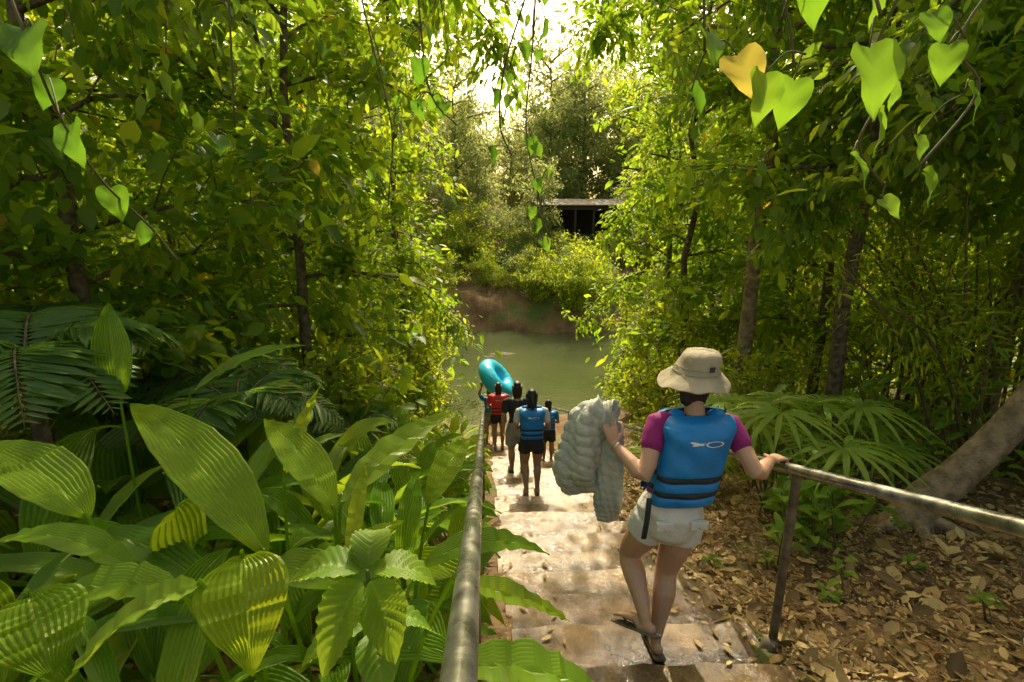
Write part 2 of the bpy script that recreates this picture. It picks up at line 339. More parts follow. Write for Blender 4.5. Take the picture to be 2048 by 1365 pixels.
def inst(o,x,y,s,name):
    c=o if o.get('u') is None else bpy.data.objects.new(name,o.data)
    if c is o: o['u']=1
    else: sc.collection.objects.link(c)
    c.location=(x,y,gz(x,y)-.1); c.rotation_euler=(0,0,rng.random()*6.28); c.scale=(s,s,s*(.9+.25*rng.random()))
for i,(x,y) in enumerate(spots): inst(protos[i%4],x,y,.95+.3*rng.random(),'jungle_tree')
fprot=[]
for q in range(3):
    fprot.append(make_tree('distant_tree',0,0,13,4.2,.12,24,6500,.36,L_far_haze,clip=False,zb=0,jit=.42,tr=.2))
sprot=[make_tree('bank_bush',0,0,3.4,2.4,.02,14,4200,.2,L_bright if q else L_far_haze,clip=False,zb=0,jit=.25,tr=.05) for q in range(2)]
i=0
for x in np.arange(-34,44,3.4):
    for (y,sb) in [(46,.8),(56,1.0),(70,1.3)]:
        xx=x+rng.normal(0,1); s=sb*(.85+.3*rng.random())
        rel=xx/y
        if -.02<rel<.17: s*=.72 if rel<.1 else .9
        if 2<xx<15 and y<50: continue
        inst(fprot[i%3],xx,y+rng.normal(0,1.5),s,'distant_tree'); i+=1
inst(fprot[0],7.8,60,1.35,'distant_tree')
for x in np.arange(-24,32,1.9):
    for y in (35.6,38.5,42.5):
        if 5.5<x<11 and y>40: continue
        s=.55+.35*rng.random()
        if y<36: s*=.7
        if y<36 and rng.random()<.3: continue
        if 4<x<13 and y>37: s=.55
        inst(sprot[i%2],x+rng.normal(0,.5),y+rng.normal(0,.5),s*1.1,'bank_bush'); i+=1
for (x,y,s) in [(4.0,32.6,.62),(5.6,31.8,.75),(7.2,32,.7),(3.0,33.6,.5),(6.2,33.8,.8),(-2.8,32.6,.6),(-4.2,31.8,.7),(1.2,34.2,.35)]: inst(sprot[1],x,y,s,'bank_bush')
inst(fprot[1],4.6,41,.5,'distant_tree'); inst(fprot[2],12.6,40.2,.5,'distant_tree')
e=bpy.data.objects.new('riverside_shelter',None); e.location=(8.4,44,-1.5); sc.collection.objects.link(e)
b=Buf(); z0=gz(8,44)-.3
b.faces([(4.3,42,.85),(12.6,42,.85),(12.6,45,1.4),(4.3,45,1.4),(4.3,42,.93),(12.6,42,.93),(12.6,45,1.48),(4.3,45,1.48)],BF)
b.faces([(4.3,45.02,1.4),(12.6,45.02,1.4),(12.6,48,.85),(4.3,48,.85),(4.3,45.02,1.48),(12.6,45.02,1.48),(12.6,48,.93),(4.3,48,.93)],BF)
b.obj('roof',[M_roof],False,e)
b=Buf()
for x in np.linspace(4.6,12.3,6):
    for y in (42.4,47.6): b.faces(boxv(x-.09,x+.09,y-.09,y+.09,z0,.85),BF)
b.faces(boxv(4.5,12.4,42.3,42.42,.52,.80),BF); b.faces(boxv(4.6,12.3,47.7,47.8,z0,.8),BF); b.faces(boxv(4.5,12.4,42.55,42.62,z0,z0+1.1),BF)
b.obj('timber_frame',[M_wood],False,e)
def bamboo(x,y,n,H,nn=7000):
    b=Buf(); A=[];Bq=[]
    for i in range(n):
        az=rng.random()*6.28; r=rng.random()*.9; bx,by=x+r*math.cos(az),y+r*math.sin(az); sp=.15+.85*rng.random()
        h=H*(.6+.5*rng.random()); z0=gz(bx,by)-.1
        t=np.linspace(0,1,9); L=np.stack([bx+math.cos(az)*sp*h*t**1.4*.75,by+math.sin(az)*sp*h*t**1.4*.75,z0+h*(t-.28*sp*t**3)],-1)
        tube(b,L,.022*(1-.75*t)+.004,6,0,cap=False)
        for k in range(4,9):
            for w in range(3):
                a=L[k]; A.append(a); Bq.append(a+nrm(rng.normal(0,1,3)+np.array([0,0,-.1]))*.6)
    A=np.array(A);Bq=np.array(Bq); ok=~inside(Bq);A=A[ok];Bq=Bq[ok]
    i=rng.integers(0,len(A),nn); P=A[i]+(Bq[i]-A[i])*rng.random((nn,1))+rng.normal(0,.1,(nn,3)); ok=~inside(P)
    D=nrm(Bq[i]-A[i])+rng.normal(0,.4,(nn,3))+np.array([0,0,-.5]); N=rng.normal(0,.5,(nn,3))+np.array([0,0,1.])
    leaves(b,P[ok],D[ok],N[ok],(.14*(.6+.7*rng.random(nn)))[ok],rng.random(nn)[ok],1,.45)
    b.obj('bamboo_clump',[M_cane,L_bright])
bamboo(7.2,6.0,34,4.6,6000); bamboo(6.2,5.2,16,3.4,2500); bamboo(8.6,9,24,7)
def blade(buf,base,tip,lift,w,np_=9,mat=0,rnd=.5,droop=0,pet=None,roll=0,fold=.12,nv=18):
    base=np.array(base,float);tip=np.array(tip,float); nu=np_*2+1
    t=np.linspace(0,1,nv)[:,None]; C=base+(tip-base)*t+np.array([0,0,1.])*lift*4*t*(1-t)+np.array([0,0,-1.])*droop*t**3
    ch=tip-base
    T=nrm(np.gradient(C,axis=0)); s0=nrm(np.cross(ch,[0,0,1.]))
    S=nrm(s0-T*np.sum(T*s0,1,keepdims=True)); N=np.cross(S,T)
    if roll:
        c_,s_=math.cos(roll),math.sin(roll); S,N=S*c_+N*s_,N*c_-S*s_
    tt=t[:,0]; prof=np.sin(pi*np.clip(tt,0,1)**.80)**.92; prof=np.maximum(prof,.02); prof[-1]=.01
    u=np.linspace(-1,1,nu); zig=np.where(np.arange(nu)%2==0,0,1.)
    pl=.5*w/np_*.75
    V=C[:,None,:]+S[:,None,:]*(u[None,:,None]*prof[:,None,None]*w/2)+N[:,None,:]*((zig[None,:]*pl*prof[:,None]**.6+np.abs(u)[None,:]**1.3*fold*w*prof[:,None])[:,:,None])
    wv=rng.normal(0,.004,(nv,1,1)); V=V+N[:,None,:]*wv*np.sign(u)[None,:,None]
    F=[(j*nu+i,j*nu+i+1,(j+1)*nu+i+1,(j+1)*nu+i) for j in range(nv-1) for i in range(nu-1)]
    rib=np.tile(np.where(np.arange(nu)==nu//2,1,np.where(zig==1,.6,0)),nv)
    buf.faces(V.reshape(-1,3),F,mat,rnd,rib)
    if pet is not None:
        p=np.array(pet,float); m_=(p+base)/2+np.array([0,0,.06]); tube(buf,[p,m_,base,C[1]],[.011,.009,.007,.005],6,mat,cap=False,rnd=.7,sub=3)
def pleat_plant(x,y,n,size,az0=None,spread=6.28,rb=0):
    b=Buf(); z=gz(x,y)-.03
    for i in range(n):
        az=(az0 or 0)+spread*(i+rng.random()*.6)/n; el=.5+.9*rng.random()
        pl=size*(.35+.35*rng.random()); d=np.array([math.cos(az)*math.cos(el),math.sin(az)*math.cos(el),math.sin(el)])
        p0=np.array([x,y,z])+rng.normal(0,.03,3)*[1,1,0]; bs=p0+d*pl
        L=size*(.8+.45*rng.random()); e2=el-.3-.55*rng.random(); d2=np.array([math.cos(az)*math.cos(e2),math.sin(az)*math.cos(e2),math.sin(e2)])
        tp=bs+d2*L
        lim=.12+.35*(rng.random()<.15)
        if tp[0]>lim: tp[0]=lim*rng.random(); 
        if bs[0]>0: bs[0]=-.05
        blade(b,bs,tp,L*(.08+.1*rng.random()),L*(.20+.09*rng.random()),9,0,np.clip(rng.random()*.9+rb,0,1),droop=L*.2*rng.random(),pet=p0,roll=rng.normal(0,.3),nv=15)
    b.obj('pleated_leaf_plant',[L_pleat],False)
for (x,y,n,s) in [(-.55,2.5,11,.66),(-1.1,2.0,11,.72),(-1.7,2.6,11,.85),(-2.4,2.3,11,.85),(-1.3,3.3,11,.85),(-2.1,3.5,11,.9),(-.6,3.6,11,.7),(-3.1,3.1,11,.95),(-.7,4.7,11,.7),(-1.5,4.6,11,.85),
        (-.6,5.8,10,.66),(-1.3,6.2,10,.8),(-2.6,4.6,11,.95),(-1.9,1.5,11,.65),(-1.1,1.25,9,.5),(-.45,1.6,8,.42),(-.55,7,10,.66),(-.6,8.3,9,.66),(-1.3,7.6,9,.8),(-3.4,2.0,10,.85),(-.7,9.6,8,.66),(-2.6,1.4,10,.7),(-.35,1.0,6,.33),
        (-.9,2.9,10,.75),(-1.9,3.0,10,.9),(-.35,3.0,8,.55),(-.35,4.2,8,.55),(-1.0,4.0,10,.8),(-.35,5.2,8,.55),(-1.0,5.3,9,.8),(-.4,6.5,8,.55),(-2.8,3.7,10,1.0),(-3.6,4.3,9,1.1),(-.7,1.9,8,.5),(-1.4,1.7,9,.6),(-.7,11,8,.66),
        (-.28,2.1,7,.42),(-.3,2.6,7,.45),(-.3,3.6,7,.5),(-2.3,2.9,9,1.15),(-1.6,3.7,9,1.05)]:
    pleat_plant(x,y,n,s,rb=.2)
hero=[((-.836,1.70,-1.26),(-1.56,2.16,-.80),.10,.27,(-.75,1.75,-1.9),.8),((-.742,1.36,-1.0),(-.66,1.17,-1.25),.05,.25,(-.85,1.6,-1.8),.9),
 ((-.806,1.26,-1.02),(-1.116,1.11,-1.2),.06,.16,(-.7,1.4,-1.8),.8),((-.10,1.07,-1.15),(.353,1.06,-1.29),.05,.19,(-.3,1.2,-1.8),.6),
 ((-.143,1.63,-1.36),(.327,1.65,-1.57),.04,.13,(-.35,1.7,-1.95),.9),((-.283,1.83,-1.44),(.288,1.99,-1.52),.10,.15,(-.5,1.8,-2.0),.6),
 ((-.674,2.09,-1.30),(-.185,2.63,-1.06),.05,.25,(-.7,2.0,-2.0),1),((-.69,2.06,-1.30),(-1.147,2.49,-1.02),.06,.22,(-.7,2.0,-2.0),.9),
 ((-1.588,1.862,-1.178),(-2.125,2.05,-.93),.06,.27,(-1.4,1.8,-2.0),.8),((-1.25,1.62,-1.25),(-1.79,1.67,-1.15),.09,.15,(-1.1,1.6,-1.9),.7),
 ((-1.374,1.35,-1.10),(-1.215,1.20,-1.26),.03,.24,(-1.4,1.5,-1.8),.7),((-2.19,2.96,-1.07),(-2.244,3.09,-.50),.03,.22,(-2.1,2.8,-2.2),.5),
 ((-1.89,3.14,-1.11),(-1.214,3.36,-.85),.07,.2,(-2.0,3.0,-2.3),.7),((-.55,1.75,-1.35),(-.5,1.95,-1.0),.02,.07,(-.55,1.7,-1.9),1),
 ((-1.0,2.3,-1.25),(-.85,2.5,-.85),.02,.08,(-1.0,2.2,-2.0),1),((-.5,1.55,-1.3),(-.9,1.62,-1.32),.08,.18,(-.4,1.6,-1.9),.7),
 ((-.3,2.3,-1.45),(-.1,2.9,-1.35),.06,.16,(-.4,2.2,-2.1),.8),((-.95,1.9,-1.3),(-1.3,1.9,-1.0),.05,.16,(-.9,1.9,-1.9),.6),((-1.0,1.45,-1.2),(-1.5,1.4,-1.3),.1,.17,(-.9,1.5,-1.8),.7)]
b=Buf()
for (a,t,l,w,p,r) in hero: blade(b,a,t,l,w,14,0,min(1,r+.1),pet=p,roll=rng.normal(0,.15),nv=26)
b.obj('pleated_leaf_plant',[L_pleat],False)
def broad(buf,base,tip,w,lift=.03,mat=0,rnd=.6,roll=0):
    base=np.array(base,float);tip=np.array(tip,float); nv=30;nu=15
    t=np.linspace(0,1,nv)[:,None]; C=base+(tip-base)*t+np.array([0,0,1.])*lift*4*t*(1-t)
    ch=tip-base; T=nrm(np.gradient(C,axis=0)); s0=np.cross(ch,[0,0,1.]); 
    if np.linalg.norm(s0)<.3*np.linalg.norm(ch): s0=np.array([1.,0,0])
    s0=nrm(s0); S=nrm(s0-T*np.sum(T*s0,1,keepdims=True)); N=np.cross(S,T)
    tt=t[:,0]; prof=np.maximum(np.sin(pi*tt**.85)**.8,.02); prof[-1]=.01
    u=np.linspace(-1,1,nu); U,TT=np.meshgrid(u,tt)
    ph=(TT*9-np.abs(U)*2.2); z=.012*np.abs(np.sin(ph*pi))*prof[:,None]+.10*w*np.abs(U)*prof[:,None]
    V=C[:,None,:]+S[:,None,:]*(U*prof[:,None]*w/2)[:,:,None]+N[:,None,:]*z[:,:,None]
    rib=np.where(np.abs(U)<.08,1,np.clip(1-np.abs(np.sin(ph*pi))*3.5,0,1)*.8)
    F=[(j*nu+i,j*nu+i+1,(j+1)*nu+i+1,(j+1)*nu+i) for j in range(nv-1) for i in range(nu-1)]
    buf.faces(V.reshape(-1,3),F,mat,rnd,rib.ravel())
b=Buf(); c=np.array((-.324,1.18,-.93))
tube(b,[(-.35,1.3,-1.95),(-.33,1.22,-1.4),c],[.012,.01,.006],8,1)
for (d,w) in [((-.22,.03,-.05),.13),((0,.13,.03),.11),((.18,.03,-.08),.12),((-.11,-.10,-.24),.17),((.07,-.06,-.25),.14),((-.04,.12,-.02),.08)]:
    d=np.array(d); broad(b,c+d*.1,c+d,w,.03,0,.4+.6*rng.random())
for (d,w) in [((-.2,-.05,-.1),.11),((.16,.08,-.12),.11),((.05,-.15,-.12),.12)]:
    c2=np.array((-.335,1.24,-1.15)); d=np.array(d); broad(b,c2+d*.15,c2+d,w,.03,0,.2+.4*rng.random())
b.obj('broad_leaf_seedling',[L_broad,M_vine])
def herb(name,x,y,h,n,L,w,lm=L_broad):
    b=Buf(); z=gz(x,y)
    for s in range(max(1,n//6)):
        sx,sy=x+rng.normal(0,.15),y+rng.normal(0,.15); top=np.array([sx+rng.normal(0,.1),sy+rng.normal(0,.1),z+h*(.7+.5*rng.random())])
        tube(b,[(sx,sy,z-.05),top],[.009,.005],6,1)
        for i in range(6):
            az=i*2.4+rng.random(); k=.45+.55*(i+1)/6; p=np.array([sx,sy,z])*(1-k)+top*k
            d=np.array([math.cos(az),math.sin(az),.1+.4*rng.random()-.3*(1-k)])*L*(.7+.5*rng.random())
            broad(b,p+d*.12,p+d,w*(.8+.4*rng.random()),L*.1,0,rng.random())
    b.obj(name,[lm,M_vine])
for (x,y,h,n,L,w) in [(3.0,3.6,.5,30,.22,.09),(2.6,3.9,.4,24,.2,.08),(3.5,4.4,.45,24,.22,.09),(4.6,5.2,1.0,30,.34,.12),(3.9,5.6,.9,30,.3,.11),(5.6,5.2,.9,24,.34,.12),(2.3,5.5,.35,12,.18,.07),(3.2,5.2,.6,24,.26,.1),(4.6,4.6,.7,24,.28,.11),
      (2.2,2.7,.16,12,.1,.05),(2.75,2.2,.14,6,.09,.05),(2.1,6.5,.4,12,.2,.08),(2.1,8,.4,12,.2,.08),(6.6,4.5,.9,18,.36,.13),(3.2,2.9,.12,6,.08,.04),(2.0,3.3,.14,12,.09,.045),(3.7,3.1,.12,6,.08,.04),(2.4,1.6,.08,6,.06,.03),(3.3,6.6,.9,24,.26,.1),(2.7,7.4,.7,24,.22,.09),(5.2,4.3,.4,18,.24,.1),(2.9,4.3,.6,30,.26,.1),(2.45,3.3,.35,18,.18,.07),(2.75,3.35,.45,30,.2,.085)]:
    herb('understory_herb',x,y,h,n,L,w)
def fan(name,x,y,h,n,R):
    b=Buf(); z=gz(x,y)-.05; c0=np.array([x,y,z])
    for i in range(n):
        az=6.28*i/n+rng.random()*.5; lean=.25+.45*rng.random(); top=c0+np.array([math.cos(az)*lean*h,math.sin(az)*lean*h,h*(.75+.3*rng.random())])
        tube(b,[c0,(c0+top)/2+np.array([0,0,.05]),top],[.012,.01,.007],6,1,sub=3)
        out=nrm(np.array([math.cos(az),math.sin(az),.0])); sd=np.array([-out[1],out[0],0])
        for j in range(15):
            a=-2.3+4.6*j/14; d=out*math.cos(a)+sd*math.sin(a); L=R*(.8+.25*math.cos(a*.5))*(.9+.2*rng.random())
            tip=top+d*L+np.array([0,0,-.22*L-.1*rng.random()*L]); blade(b,top,tip,L*.13,.055,2,0,.4+.6*rng.random(),nv=9)
    b.obj(name,[L_broad,M_vine])
fan('fan_palm',2.95,4.5,1.3,8,.58); fan('fan_palm',2.5,5.6,.7,6,.42); fan('fan_palm',4.1,5.0,.9,6,.5)
def fern(name,x,y,hb,n,L):
    b=Buf(); z=gz(x,y); c=np.array([x,y,z+hb]); tube(b,[(x,y,z-.1),(x,y,z+hb*.5),c],[.06,.05,.045],8,1)
    for i in range(n):
        az=6.28*i/n+rng.random()*.4; l=L*(.8+.35*rng.random()); t=np.linspace(0,1,34); el=.55+.4*rng.random()
        r=l*t*math.cos(el); zz=l*(t*math.sin(el)-.75*t**2.2)
        Pp=np.stack([c[0]+math.cos(az)*r,c[1]+math.sin(az)*r,c[2]+zz],-1)
        tube(b,Pp[::3],[.009*(1-k/12)+.002 for k in range(len(Pp[::3]))],5,1,cap=False)
        T=nrm(np.gradient(Pp,axis=0)); sd=np.array([-math.sin(az),math.cos(az),0.]); N=np.cross(T,sd); N=N*np.sign(N[:,2:3]+1e-6)
        pl=.34*l*np.sin(pi*np.clip(t*.93+.07,0,1))**.7
        for s in (-1,1):
            D=sd*s*.92+T*.38+np.array([0,0,-.12])+rng.normal(0,.06,Pp.shape); ok=t>.12
            leaves(b,Pp[ok],D[ok],N[ok]+rng.normal(0,.15,(ok.sum(),3)),np.maximum(pl[ok],.02)*(.85+.25*rng.random(ok.sum())),np.clip(.3+.5*rng.random()+np.zeros(ok.sum()),0,1),0,.42)
    b.obj(name,[L_fern,M_bark])
for (x,y,h,n,L) in [(-2.9,3.2,1.6,10,1.15),(-2.0,3.9,1.35,10,1.0),(-3.6,4.0,1.7,10,1.2),(-1.55,5.4,.9,9,.8),(-4.2,2.9,1.6,9,1.2),(-2.7,4.9,1.5,9,1.1)]: fern('tree_fern',x,y,h,n,L)
HO=[(0,0),(.12,.07),(.27,.10),(.40,.04),(.47,-.12),(.46,-.33),(.39,-.55),(.27,-.78),(.12,-1.0),(0,-1.2)]
def heart(buf,p,size,yaw,tilt,rnd,cup=.1):
    V=[];rib=[]
    for i,(xo,yo) in enumerate(HO):
        my=-1.2*(i/9)
        for f in (-1,-.66,-.33,0,.33,.66,1):
            a=abs(f); xx=xo*f; yy=my*(1-a)+yo*a; zz=cup*(xx*xx*6)-.08*math.sin(yy*3)-.05*a*math.sin(i*1.9)
            V.append((xx,-zz,yy)); rib.append(1. if f==0 else (.35 if i%2 and a<.9 else 0))
    V=np.array(V)*size
    cy,sy=math.cos(yaw),math.sin(yaw); ct,st_=math.cos(tilt),math.sin(tilt)
    V=np.stack([V[:,0],V[:,1]*ct-V[:,2]*st_,V[:,1]*st_+V[:,2]*ct],-1)
    ro=rng.normal(0,.25); V=np.stack([V[:,0]*math.cos(ro)-V[:,2]*math.sin(ro),V[:,1],V[:,0]*math.sin(ro)+V[:,2]*math.cos(ro)],-1)
    V=np.stack([V[:,0]*cy-V[:,1]*sy,V[:,0]*sy+V[:,1]*cy,V[:,2]],-1)+np.array(p)
    F=[(j*7+i,j*7+i+1,(j+1)*7+i+1,(j+1)*7+i) for j in range(9) for i in range(6)]
    buf.faces(V,F,0,rnd,rib)
def vine(name,stems,lvs):
    b=Buf()
    for s in stems:
        s=np.array(s,float); tube(b,s+rng.normal(0,.015,s.shape),[.0045]*len(s),6,1,sub=5,cap=False)
    for (p,size,yaw,rnd) in lvs:
        size*=.88; p=np.array(p,float); p=p+np.array([0,0,size*.5]); heart(b,p,size,yaw,rng.normal(-.15,.2),rnd)
        best=min((np.linalg.norm(q-p),tuple(q)) for s in stems for q in np.array(s,float))
        q=np.array(best[1]); tube(b,[p,(p+q)/2+np.array([0,0,.03]),q],[.0025,.003,.0035],5,1,sub=3,cap=False)
    b.obj(name,[L_heart,M_vine])
vine('heart_leaf_vine',[[(1.3,1.5,1.1),(1.15,1.45,.7),(1.12,1.5,.45),(1.2,1.55,.35),(1.15,1.56,.2),(1.3,1.62,.1)],[(.75,1.6,1.2),(.8,1.58,.8),(.86,1.56,.55),(.95,1.57,.46)],[(.6,1.7,1.1),(.66,1.68,.75),(.7,1.66,.5)],
   [(1.9,1.7,1.1),(1.7,1.7,.75),(1.55,1.7,.55),(1.62,1.74,.4),(1.5,1.7,.15)],[(.95,1.57,1.2),(1.0,1.45,.7),(1.02,1.4,.5)]],
 [((1.0,1.377,.345),.175,.1,.55),((.763,1.61,.40),.15,-.2,1.0),((.816,1.539,.335),.145,.2,.7),((.934,1.584,.335),.135,-.3,.5),((.666,1.63,.477),.13,.5,.4),((.839,1.425,.56),.15,-.1,.3),
  ((1.18,1.545,.244),.13,.9,.6),((1.104,1.52,.127),.12,1.0,.5),((.668,1.70,.32),.15,1.1,.1),((1.486,1.689,.477),.12,-.6,.5),((1.645,1.757,.375),.13,.8,.4),((1.488,1.69,.09),.12,1.0,.7),((1.62,1.9,.25),.09,.3,.6),
  ((1.25,1.6,.36),.08,.4,.5),((1.38,1.65,.56),.10,-.3,.4),((1.08,1.5,.56),.09,.5,.6),((1.3,1.62,.02),.08,.2,.8)])
vine('heart_leaf_vine',[[(-1.4,1.7,1.2),(-1.3,1.66,.75),(-1.25,1.65,.5),(-1.38,1.85,.3),(-1.46,2.1,.12),(-1.45,2.3,-.02),(-1.4,2.4,-.2)],[(-.9,2.2,1.4),(-1.0,2.3,.8),(-1.1,2.4,.4)]],
 [((-1.26,1.63,.438),.16,.2,.3),((-1.383,1.895,.235),.15,-.2,.2),((-1.47,2.16,.053),.13,.4,.3),((-1.454,2.336,-.08),.10,.1,.3),((-1.5,2.0,.42),.11,.9,.1),((-1.15,2.4,.3),.10,.9,.2)])
cs=[[(.3,2.7,1.6),(.25,2.75,1.1),(.15,2.85,.75),(.12,3.0,.5),(.2,3.1,.35)],[(.33,3.2,1.8),(.3,3.2,1.0),(.28,3.18,.5),(.33,3.1,.1),(.36,3.05,-.15)],[(-.3,2.8,1.6),(-.3,2.8,.9),(-.25,2.82,.6),(-.1,2.9,.45)],[(-.7,3,1.7),(-.6,3,1.0),(-.5,3.1,.5),(-.55,3.1,.1)]]
cl=[((-.303,2.78,.71),.12,.3,.1),((.073,2.84,.6),.10,.9,.1),((.311,2.68,.867),.11,1.2,.2),((.29,3.19,.414),.11,.3,.2),((.049,3.19,.357),.11,1.0,.1),((.356,3.04,-.17),.09,.3,.5),((.3,3.1,.02),.08,.4,.3)]
for s in cs:
    for q in range(9):
        k=rng.integers(0,len(s)-1); f=rng.random(); p=np.array(s[k])*(1-f)+np.array(s[k+1])*f; cl.append((tuple(p+rng.normal(0,.06,3)),.05+.05*rng.random(),rng.normal(0,1.),rng.random()*.5))
vine('heart_leaf_vine',cs,cl)
def bough(name,pts,n,ls,sp=1.0,lm=None):
    b=Buf(); P0=np.array(pts,float); tube(b,P0,np.linspace(.03,.008,len(P0)),7,0,sub=4)
    A=[];Bq=[]
    for i in range(30):
        s=rng.random()*(len(P0)-1);k=int(s);a=P0[k]+(P0[k+1]-P0[k])*(s-k); A.append(a);Bq.append(a+nrm(rng.normal(0,1,3)+[0,0,-.5])*(.3+.5*rng.random())*sp); tube(b,[A[-1],Bq[-1]],[.007,.003],3,0,cap=False)
    A=np.array(A);Bq=np.array(Bq); i=rng.integers(0,30,n); P=A[i]+(Bq[i]-A[i])*rng.random((n,1))+rng.normal(0,.07*sp,(n,3))
    leaves(b,P,nrm(Bq[i]-A[i])+rng.normal(0,.5,(n,3))+[0,0,-.6],rng.normal(0,.5,(n,3))+[0,0,1.],ls*(.6+.7*rng.random(n)),rng.random(n)*.8,1)
    b.obj(name,[M_bark,lm or L_tree])
for (p,n,l,s) in [([(-2.9,4.6,2.9),(-1.8,4.5,2.5),(-.8,4.6,2.2),(-.1,4.7,1.9)],560,.14,1),([(-3.2,3.8,1.9),(-2.3,3.6,1.7),(-1.6,3.6,1.3)],420,.14,1),
  ([(4,4.6,3.2),(3,4.6,2.6),(2.2,4.6,2.0)],500,.14,1),([(4.6,4.2,1.9),(3.6,4.0,1.6),(3.0,3.9,1.1)],420,.15,1),([(-2.6,6.5,3.8),(-1.2,6.4,3.2),(.1,6.6,2.6)],800,.15,1),
  ([(-2.6,9.5,4.6),(-1.0,9.4,4.0),(.1,9.4,3.2),(.4,9.4,2.6)],1100,.17,1.4),([(4.6,9.0,4.2),(3.2,9.0,3.9),(2.2,9.0,3.2),(1.8,9,2.7)],1100,.17,1.4),([(-1.2,7.5,4.2),(.2,7.4,3.9),(1.0,7.6,3.4)],600,.13,1),
  ([(4.4,6.2,2.6),(3.0,6.1,2.4),(2.1,6.1,1.9)],800,.14,1),([(4.6,11,.8),(3.4,10.8,.4),(2.7,10.6,-.4)],900,.15,1.2),([(6.2,5.2,1.9),(4.9,4.9,1.5),(4.0,4.8,.7)],900,.15,1.1),([(5.6,6,.8),(4.3,5.7,.6),(3.4,5.6,.0)],800,.14,1),
  ([(-2.6,12,5.6),(-.8,12,5.4),(.4,12,4.8)],900,.17,1.4),([(5.0,13,5.8),(3.4,13,5.3),(2.4,13,4.7)],900,.17,1.4),([(3.2,10,5.6),(1.8,10,5.4),(.9,10.2,4.9)],500,.15,1.2),  # high boughs, mostly out of view, added to break the sun on the steps
  ([(-2.6,11,-1.2),(-1.4,10.8,-1.5),(-.6,10.6,-2.3)],700,.13,1),([(4.6,14,-1.5),(3.6,13.8,-1.9),(2.6,13.6,-2.9)],700,.14,1)]:
    bough('overhanging_bough',p,n,l,s)
b=Buf(); zz=gz(3.85,3.75)
tube(b,[(3.8,3.75,zz-.15),(3.85,3.75,zz+.25),(4.15,3.7,zz+.65),(4.6,3.7,zz+1.3),(5.1,3.8,zz+2.4),(5.4,4,zz+4.2)],[(.34,.26),(.17,.16),(.13,.13),(.12,.12),(.11,.11),(.09,.09)],14,0,sub=5)
for (dx,dy) in [(-.6,-.1),(-.3,-.5),(.3,-.5),(.55,.1),(-.2,.5)]:
    tube(b,[(3.82,3.74,zz+.15),(3.82+dx*.5,3.74+dy*.5,gz(3.82+dx*.5,3.74+dy*.5)+.04),(3.82+dx,3.74+dy,gz(3.82+dx,3.74+dy)-.05)],[.09,.05,.02],8,0,sub=4)
n=1800; P=np.array([5.4,4.2,zz+4.6])+rng.normal(0,.8,(n,3)); leaves(b,P,rng.normal(0,1,(n,3)),rng.normal(0,.5,(n,3))+[0,0,1.],.16*np.ones(n),rng.random(n)*.9,1)
b.obj('leaning_tree',[M_bark2,L_tree])
# litter
b=Buf()
def lit(n,x,y,smin,smax,T,p=1.5,zadd=.03,tilt=.35):
    z=g0(x,y)+.010+zadd*rng.random(n)
    az=rng.random(n)*6.28; D=np.stack([np.cos(az),np.sin(az),rng.normal(0,.28,n)],-1); N=rng.normal(0,tilt,(n,3))+[0,0,1.]
    leaves(b,np.stack([x,y,z],-1),D,N,smin+(smax-smin)*rng.random(n)**p,rng.random(n),0,rng.random(n)*1.0+.35,T)
n=24000; lit(n,1.5+8.5*rng.random(n)**1.35,.3+10*rng.random(n)**1.3,.03,.10,TL)
n=9000; lit(n,1.5+8.5*rng.random(n)**1.3,.3+10*rng.random(n)**1.2,.05,.16,TD,2.2,.035,.5)
n=14000; lit(n,1.48+3.5*rng.random(n)**1.2,.3+5*rng.random(n),.012,.04,TL,1,.045)
n=5000; lit(n,-4*rng.random(n),.3+12*rng.random(n),.06,.13,TD)
n=900; x=np.where(rng.random(n)<.65,1.47-.4*rng.random(n)**2,.1+.35*rng.random(n)**1.5); y=.8+12*rng.random(n); z=np.array([stepz(q) for q in y])+.006
az=rng.random(n)*6.28; D=np.stack([np.cos(az),np.sin(az),.02+0*az],-1)
leaves(b,np.stack([x,y,z+.006],-1),D,rng.normal(0,.12,(n,3))+[0,0,1.],.015+.06*rng.random(n)**1.5,.2+.8*rng.random(n),0)
for q in range(260):
    x=1.7+5*rng.random(); y=.5+6*rng.random(); a=rng.random()*6.28; l=.08+.3*rng.random(); z=gz(x,y)+.03
    tube(b,[(x,y,z),(x+l*.5*math.cos(a+.2),y+l*.5*math.sin(a+.2),z+.02),(x+l*math.cos(a),y+l*math.sin(a),gz(x+l*math.cos(a),y+l*math.sin(a))+.035)],[.004,.003,.002],4,1,cap=False)
b.obj('leaf_litter',[L_dry,M_bark])
